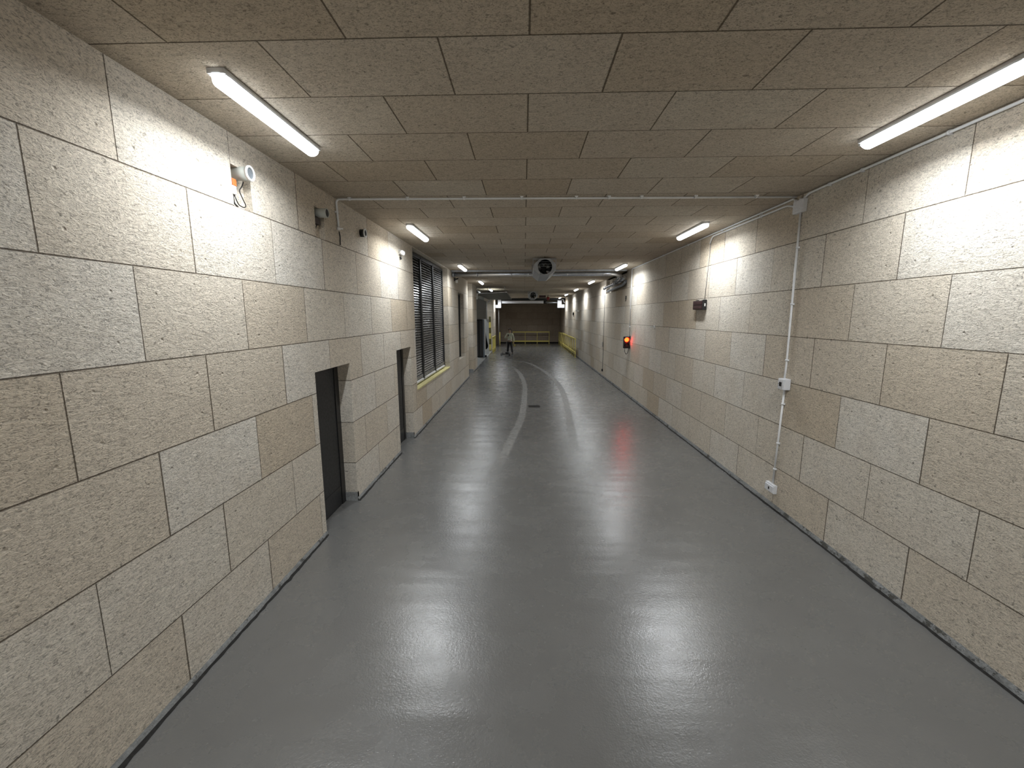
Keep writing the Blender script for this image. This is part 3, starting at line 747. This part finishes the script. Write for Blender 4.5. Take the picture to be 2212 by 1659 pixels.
# ------------------------------------------------------------------ roll-up door head at the far portal
PY = 36.5
e = empty('roller_shutter', (.4, PY, 3.8), 'rolled up shutter drum with white end plates across the far end', 'roller shutter')
build('drum', lambda bm: box(bm, -1.90, 1.68, PY, PY+.2, 3.71, 3.93, 0, .05), M_rail_w, e)
build('bearing', lambda bm: cyl(bm, (1.66, PY+.1, 3.82), (1,0,0), .13, .26, 20), M_black, e)
build('shaft', lambda bm: (cyl(bm, (1.92, PY+.1, 3.775), (1,0,0), .07, 1.05, 20, 0, .05),), M_galvd, e)
build('header', lambda bm: box(bm, -2.6, XR+.02, PY+.25, PY+.5, 3.97, ZC, 0, .002), M_dark, e)
def lplate(bm, xa, xb, xc, z0, z1, z2):
    lo, hi = sorted((xa, xc))
    box(bm, lo, hi, PY-.05, PY+.25, z0, z1, 0, .006)
    lo, hi = sorted((xb, xc)); box(bm, lo, hi, PY-.05, PY+.25, z1-.01, z2, 0, .006)
o = build('end_plate', lambda bm: lplate(bm, -2.57, -2.22, -1.95, 3.34, 3.60, 4.02), M_rail_w, e)
o = build('end_plate', lambda bm: lplate(bm, 3.42, 3.18, 2.83, 3.34, 3.62, 3.98), M_rail_w, e)
build('chain_pipe', lambda bm: tube(bm, [(3.17, PY-.06, 4.03), (3.33, PY-.06, 4.01), (3.35, PY-.06, 3.80), (3.46, PY-.06, 3.75)], .03, 10, .08), M_rail_w, e)
build('guide_pipe', lambda bm: cyl(bm, (-2.17, PY+.3, 0), (0,0,1), .03, 3.34, 12), M_gcable, e)

# ------------------------------------------------------------------ sectional door over the side bay
e = empty('sectional_door', (-2.66, 26, 2.5), 'olive grey sectional door half raised over the side bay, leaf under the ceiling', 'garage door')
build('curtain', lambda bm: [box(bm, -2.68, -2.64, 22.0, 30.2, z, z+.585, 0, .006) for z in (2.50, 3.09)], M_grdoor, e)
build('raised_leaf', lambda bm: [box(bm, -2.50+.55*i, -1.96+.55*i, 22.0, 30.2, 3.80, 3.84, 0, .005) for i in range(3)], M_grdoor, e)
for yy in (22.0, 30.25):
    build('track', lambda bm: tube(bm, [(-2.62, yy, .02), (-2.62, yy, 3.80), (-.9, yy, 3.86)], .028, 8, .45), M_galv, e)
    build('track_hanger', lambda bm: (cyl(bm, (-1.85, yy, 3.85), (0,0,1), .010, ZC-3.85, 8), cyl(bm, (-.98, yy, 3.85), (0,0,1), .010, ZC-3.85, 8)), M_galvd, e)
build('spring_shaft', lambda bm: (cyl(bm, (-2.52, 22.0, 3.98), (0,1,0), .05, 8.2, 16),), M_galv, e)
build('end_bar', lambda bm: box(bm, -.95, -.88, 21.95, 30.3, 3.83, 3.89, 0, .004), M_galv, e)
build('bottom_seal', lambda bm: box(bm, -2.69, -2.63, 22.0, 30.2, 2.465, 2.50, 0, .003), M_black, e)
tag(build('bay_camera', lambda bm: (box(bm, XL, XL+.07, 21.72, 21.88, 3.50, 3.80, 0, .02)), M_roll, loc=(XL, 21.9, 3.6)),
    'white box fitting on the pier corner under the sectional door track', 'fitting').name = 'pier_sensor'
# things seen in the bay opening
e = empty('metal_cabinet', (-2.85, 27.6, 0), 'tall dark grey metal cabinet standing inside the bay opening', 'cabinet')
build('body', lambda bm: box(bm, -3.05, -2.68, 27.46, 28.1, 0.004, 2.45, 0, .006), M_door, e)
build('door_panel', lambda bm: box(bm, -2.87, -2.70, 27.43, 27.46, .08, 2.38, 0, .004), mat('grey_cabinet_door', (.075, .078, .082), .5), e)
build('door_panel', lambda bm: box(bm, -3.03, -2.95, 27.43, 27.46, .08, 2.38, 0, .004), mat('grey_cabinet_door', (.075, .078, .082), .5), e)
tag(build('steel_post', lambda bm: (box(bm, -2.645, -2.55, 27.4, 27.5, .004, 2.44, 0, .004), box(bm, -2.655, -2.53, 27.36, 27.54, .004, .02)), mat('blue_grey_steel', (.26, .30, .36), .4, .3), loc=(-2.6, 27.45, 0)),
    'blue grey steel post beside the dark cabinet in the bay opening', 'post')
tag(build('white_panel', lambda bm: box(bm, -2.72, -2.46, 29.6, 29.66, .004, 2.44, 0, .004), mat('white_sheet', (.70, .72, .72), .5), loc=(-2.6, 29.6, 0)),
    'upright white panel leaning inside the bay opening behind the steel post', 'panel')
def f(bm):
    P0 = [(-2.53, 1.62), (-2.50, 1.35), (-2.44, 1.05), (-2.37, .74), (-2.38, .62), (-2.46, .50), (-2.54, .48)]
    for yy0, yy1 in ((28.0, 28.07),):
        A = [bm.verts.new((p[0], yy0 + .01*(i % 2), p[1])) for i, p in enumerate(P0)]; B = [bm.verts.new((p[0], yy1, p[1])) for p in P0]
        m = len(P0)
        for k in range(m): bm.faces.new((A[k], A[(k+1) % m], B[(k+1) % m], B[k]))
        bm.faces.new(A[::-1]); bm.faces.new(B)
tag(build('hanging_cloth', f, M_void, loc=(-2.5, 28.0, .5)), 'black cloth hanging beside the steel post in front of the white panel', 'cloth')
tag(build('cloth_weight', lambda bm: box(bm, -2.56, -2.44, 27.62, 27.75, .004, .13, 0, .02), M_door, loc=(-2.5, 27.7, 0)), 'small dark block on the bay floor under the black cloth', 'block').name = 'door_stop_block'
def f(bm):
    for i in range(6): box(bm, -2.66, -2.52, 32.42, 32.498, .1+.42*i, .1+.42*(i+1), i % 2, .004)
tag(build('column_guard', f, [M_yel, mat('dark_stripe', (.10, .085, .02), .5)], loc=(-2.6, 32.45, .1)), 'tall striped yellow and dark guard strip on the end of the far pier', 'column guard')

# ------------------------------------------------------------------ yellow railings
def barrier(name, label, posts, zt, zb, bars=(), rw=.035, group='yellow steel railings', plates=True):
    """posts = list of (x,y); rails run through them"""
    e = empty(name, (*posts[0], 0), label, 'railing', group)
    a, b = Vector((*posts[0], 0)), Vector((*posts[-1], 0)); d = (b-a).normalized(); nrm = Vector((-d.y, d.x, 0))
    def beam(bm, p, q, wd, hh):
        t = (q-p).normalized(); n = Vector((-t.y, t.x, 0)).normalized()*wd; z = Vector((0, 0, hh))
        vs = [bm.verts.new(c + s1*n + s2*z) for c in (p, q) for s1 in (-1, 1) for s2 in (-1, 1)]
        for k in ((0,1,3,2), (4,6,7,5), (0,4,5,1), (2,3,7,6), (0,2,6,4), (1,5,7,3)): bm.faces.new([vs[i] for i in k])
    build('top_rail', lambda bm: beam(bm, a - d*.04 + Vector((0,0,zt)), b + d*.04 + Vector((0,0,zt)), rw, .05), M_yel, e)
    build('bottom_rail', lambda bm: beam(bm, a - d*.04 + Vector((0,0,zb)), b + d*.04 + Vector((0,0,zb)), rw+.003, .07), M_yel, e)
    for p in posts:
        build('post', lambda bm: (box(bm, p[0]-.025, p[0]+.025, p[1]-.025, p[1]+.025, .01, zt-.045, 0, .004), box(bm, p[0]-.07, p[0]+.07, p[1]-.07, p[1]+.07, .001, .012, 0, .002)), M_yel, e)
    for q in bars:
        build('baluster', lambda bm: box(bm, q[0]-.012, q[0]+.012, q[1]-.02, q[1]+.02, zb, zt), M_yel, e)
    return e
barrier('railing', 'yellow three bay railing standing across the far back wall', [(-1.05, 41.3), (.12, 41.3), (1.29, 41.3), (2.44, 41.3)], 1.13, .24)
barrier('railing', 'long yellow railing with close posts along the foot of the traffic light side wall', [(3.33, 27.6+i*1.02) for i in range(10)], 1.17, .27)
barrier('railing', 'short yellow railing beyond the long one against the same wall', [(3.33, 38.1), (3.33, 39.4), (3.33, 40.6)], 1.13, .27)
e = empty('railing', (-2.22, 30.3, 0), 'short yellow railing seen end on in front of the far pier', 'railing', 'yellow steel railings')
build('top_rail', lambda bm: box(bm, -2.27, -2.19, 30.2, 33.1, 1.10, 1.20, 0, .02), M_yel, e)
build('bottom_rail', lambda bm: box(bm, -2.27, -2.19, 30.2, 33.1, .18, .34, 0, .02), M_yel, e)
for i in range(6): build('post', lambda bm: box(bm, -2.25, -2.20, 30.4+i*.52, 30.47+i*.52, .01, 1.12, 0, .004), M_yel, e)
tag(build('bollard', lambda bm: (cyl(bm, (-2.23, 38.9, 0), (0,0,1), .075, 1.2, 16), cyl(bm, (-2.23, 38.9, 1.2), (0,0,1), .075, .03, 16, 0, .04)), M_yel, loc=(-2.23, 38.9, 0)),
    'single yellow post standing near the back corner behind the person', 'bollard')

# floor drain
e = empty('floor_drain', (.31, 12.34, 0), 'small dark rectangular drain grate in the middle of the grey floor', 'drain')
build('frame', lambda bm: (box(bm, .14, .48, 12.20, 12.22, .0, .004), box(bm, .14, .48, 12.47, 12.49, .0, .004), box(bm, .14, .16, 12.20, 12.49, .0, .004), box(bm, .46, .48, 12.20, 12.49, .0, .004)), M_dark, e)
build('grate', lambda bm: (box(bm, .16, .46, 12.22, 12.47, .0003, .0015), [box(bm, .17+.03*i, .18+.03*i, 12.22, 12.47, .001, .003) for i in range(10)]), M_black, e)

# ------------------------------------------------------------------ the person
def skinned(name, chains, m, parent, sub=1, root=0):
    """chains: list of lists of (key, (x,y,z), radius) joined by key"""
    vi = {}; vs = []; rs = []; es = []
    for ch in chains:
        prev = None
        for k, p, r in ch:
            if k not in vi:
                vi[k] = len(vs); vs.append(Vector(p)); rs.append(r)
            if prev is not None: es.append((prev, vi[k]))
            prev = vi[k]
    me = bpy.data.meshes.new(name); me.from_pydata(vs, es, []); me.update()
    o = bpy.data.objects.new(name, me); COL.objects.link(o)
    md = o.modifiers.new('Skin', 'SKIN')
    if not me.skin_vertices: me.attributes  # layer is made by the modifier
    lay = me.skin_vertices[0].data if me.skin_vertices else None
    if lay is None:
        bpy.context.view_layer.objects.active = o
    for i, r in enumerate(rs):
        lay[i].radius = (r, r) if not isinstance(r, tuple) else r
        lay[i].use_root = (i == root)
    s = o.modifiers.new('Sub', 'SUBSURF'); s.levels = sub; s.render_levels = sub + 1
    me.materials.append(m); o.parent = parent
    for mdd in (md,): mdd.use_smooth_shade = True
    return o
M_skin = mat('skin', (.50, .32, .23), .5)
M_jack = mat('pale_green_jacket', (.60, .62, .48), .75, var=.2, scale=10)
M_trou = mat('black_trousers', (.014, .013, .015), .7)
M_hair = mat('dark_hair', (.022, .014, .012), .6)
M_glove = mat('yellow_glove', (.55, .48, .12), .6)
M_refl = mat('reflective_tape', (.85, .86, .84), .3)
M_shoe = mat('black_shoe', (.012, .012, .013), .4)
pe = empty('person', (-1.0, 29.95, 0), 'person in a pale green work jacket and black trousers holding one hand to the chest', 'person')
def fingers(pref, wrist, d, n, side, curl, s=1.0):
    """palm and five fingers from the wrist in direction d, n = palm normal, side = towards the thumb"""
    d, n, side = Vector(d).normalized(), Vector(n).normalized(), Vector(side).normalized(); w_ = Vector(wrist)
    k0 = w_ + d*.045
    out = [[(pref+'w', w_, .026), (pref+'p', k0, (.036, .022))]]
    for i, (off, ln) in enumerate(((.030, .070), (.010, .080), (-.010, .074), (-.029, .058))):
        a = k0 + d*.045 + side*off; b = a + (d*math.cos(curl)+n*math.sin(curl))*ln*.5; c = b + (d*math.cos(2*curl)+n*math.sin(2*curl))*ln*.5
        out.append([(pref+'p', k0, .03), (f'{pref}f{i}a', a, .010), (f'{pref}f{i}b', b, .009), (f'{pref}f{i}c', c, .0075)])
    a = w_ + d*.03 + side*.04; b = a + (d*.7+side*.6).normalized()*.045; c = b + (d+n*.4).normalized()*.035
    out.append([(pref+'p', k0, .03), (pref+'ta', a, .012), (pref+'tb', b, .010), (pref+'tc', c, .0085)])
    return out
rw, lw = (-.17, -.27, 1.27), (.285, -.08, .83)
chains = [[('pel', (0, 0, .93), (.15, .105)), ('sp', (0, .0, 1.12), (.135, .10)), ('ch', (0, .01, 1.33), (.165, .11)), ('nb', (0, .01, 1.47), (.07, .065)), ('nk', (0, -.005, 1.53), .052), ('hd1', (0, -.02, 1.60), (.068, .08)), ('hd2', (0, -.02, 1.68), (.078, .095)), ('hd3', (0, -.01, 1.74), (.055, .065))],
          [('hd1', 0, 0), ('jaw', (0, -.075, 1.575), .035)], [('hd2', 0, 0), ('nose', (0, -.115, 1.645), .014)],
          [('ch', 0, 0), ('rs', (-.185, .01, 1.41), .058), ('re', (-.33, -.06, 1.12), .042), ('rwr', rw, .027)],
          [('ch', 0, 0), ('ls', (.185, .01, 1.41), .058), ('le', (.275, .02, 1.10), .042), ('lwr', lw, .027)],
          [('pel', 0, 0), ('rh', (-.09, .03, .86), .085), ('rk', (-.13, .20, .48), .055), ('ra', (-.16, .42, .09), .038), ('rt', (-.17, .33, .04), (.025, .02))],
          [('pel', 0, 0), ('lh', (.09, -.02, .86), .085), ('lk', (.15, -.22, .48), .055), ('la', (.19, -.40, .09), .038), ('lt', (.195, -.49, .04), (.025, .02))]]
fr = fingers('R', rw, (.75, -.15, .55), (.3, .9, .2), (-.3, -.2, .9), .7)
fl = fingers('L', lw, (0.05, -.1, -1), (-.9, 0, 0), (0, -1, 0), .35)
fr[0][0] = ('rwr', rw, .027); fl[0][0] = ('lwr', lw, .027)
skinned('body', chains + fr + fl, M_skin, pe)
skinned('jacket', [[('pel', (0, 0, .90), (.18, .135)), ('sp', (0, 0, 1.10), (.168, .125)), ('ch', (0, .01, 1.32), (.19, .135)), ('nb', (0, .01, 1.46), (.095, .085))],
                   [('ch', 0, 0), ('rs', (-.185, .01, 1.40), .080), ('re', (-.33, -.06, 1.12), .062), ('rwr', (-.205, -.24, 1.235), .045)],
                   [('ch', 0, 0), ('ls', (.185, .01, 1.40), .080), ('le', (.275, .02, 1.10), .062), ('lwr', (.283, -.07, .88), .045)]], M_jack, pe)
skinned('trousers', [[('pel', (0, 0, .88), (.155, .115)), ('rh', (-.09, .03, .80), .105), ('rk', (-.13, .20, .48), .078), ('ra', (-.16, .40, .12), .066)],
                     [('pel', 0, 0), ('lh', (.09, -.02, .80), .105), ('lk', (.15, -.22, .48), .078), ('la', (.19, -.40, .12), .066)]], M_trou, pe)
for sx, yy in ((-1, .33), (1, -.48)):
    xx = -.165 if sx < 0 else .195
    def sh(bm, xx=xx, yy=yy):
        prof = [(-.15, .035, .035), (-.10, .052, .07), (0, .055, .10), (.08, .055, .15), (.13, .048, .14)]
        L = []
        for dy, w_, h_ in prof:
            L.append([bm.verts.new((xx+w_*math.cos(a), yy+dy, max(.002, .002+h_*max(0, math.sin(a))))) for a in [k*math.pi/6 for k in range(7)]])
        for a, b in zip(L, L[1:]):
            for k in range(6): bm.faces.new((a[k], a[k+1], b[k+1], b[k])).smooth = True
            bm.faces.new((a[6], a[0], b[0], b[6]))
        bm.faces.new(L[0]); bm.faces.new(L[-1][::-1])
    o = build('shoe', sh, M_shoe); o.parent = pe
def hair(bm):
    r_ = bmesh.ops.create_uvsphere(bm, u_segments=20, v_segments=14, radius=1)
    for v in r_['verts']:
        v.co = Vector((v.co.x*.104, v.co.y*.122-.002, v.co.z*.105+1.715))
    bmesh.ops.delete(bm, geom=[v for v in bm.verts if v.co.z < 1.60 or (v.co.y < -.06 and v.co.z < 1.73)], context='VERTS')
    bmesh.ops.solidify(bm, geom=bm.faces[:], thickness=.012)
o = build('hair', hair, M_hair); o.parent = pe
def face(bm):
    for s in (-1, 1):
        r_ = bmesh.ops.create_uvsphere(bm, u_segments=10, v_segments=8, radius=.012)
        bmesh.ops.translate(bm, verts=r_['verts'], vec=(s*.032, -.105, 1.668))
    box(bm, -.022, .022, -.112, -.100, 1.598, 1.606)
o = build('face_features', face, mat('dark_eye', (.03, .015, .012), .3)); o.parent = pe
for cx, cz, sx_, lab in ((-.085, 1.045, .045, 'tape'), (.11, .965, .055, 'tape')):
    o = build('reflective_patch', lambda bm: box(bm, cx-sx_, cx+sx_, -.150, -.122, cz-.030, cz+.030, 0, .006), M_refl); o.parent = pe
ge = empty('work_glove', (-.66, 29.85, .72), 'yellow work glove held in the lowered hand of the person', 'glove')
def glove(bm):
    c = Vector((-.665, 29.78, .66))
    cyl(bm, c + Vector((0, 0, .04)), (0,0,-1), .040, .09, 14, 0, .050)
    for i in range(4): cyl(bm, c + Vector((-.036+.024*i, 0, -.04)), (.1*(i-1.5), -.15, -1), .013, .07+.01*(i in (1, 2)), 10, 0, .009)
    cyl(bm, c + Vector((.04, 0, .0)), (.7, -.1, -.7), .014, .055, 10, 0, .010)
build('leather', glove, M_glove, ge)
te = empty('two_way_radio', (-1.09, 29.66, 1.33), 'small dark handset held at the chest by the person', 'handset')
build('case', lambda bm: box(bm, -1.115, -1.055, 29.605, 29.63, 1.27, 1.40, 0, .006), M_black, te)
build('aerial', lambda bm: cyl(bm, (-1.105, 29.617, 1.40), (0,0,1), .006, .07, 8), M_black, te)

# low wheeled trolley with an upright handle, in front of the person
te = empty('wheeled_trolley', (-1.25, 28.5, 0), 'low black four wheeled trolley with a thin upright handle beside the person', 'trolley')
build('deck', lambda bm: (box(bm, -1.50, -1.02, 28.35, 28.42, .10, .13, 0, .006), box(bm, -1.46, -1.0, 28.85, 28.90, .10, .13, 0, .006), box(bm, -1.30, -1.22, 28.36, 28.9, .09, .12, 0, .006)), M_black, te)
for xx, yy in ((-1.54, 28.38), (-1.48, 28.88), (-.99, 28.38), (-.97, 28.88)):
    build('wheel', lambda bm: (cyl(bm, (xx-.025, yy, .10), (1,0,0), .098, .05, 24),), M_black, te)
build('motor_block', lambda bm: box(bm, -1.26, -1.02, 28.5, 28.8, .12, .25, 0, .02), M_black, te)
build('handle', lambda bm: tube(bm, [(-1.17, 28.75, .24), (-1.18, 29.1, .95), (-1.10, 29.12, .98), (-1.02, 29.12, .98)], .013, 10, .04), M_gcable, te)
for o in bpy.data.objects:
    if '_o' in o: del o['_o']
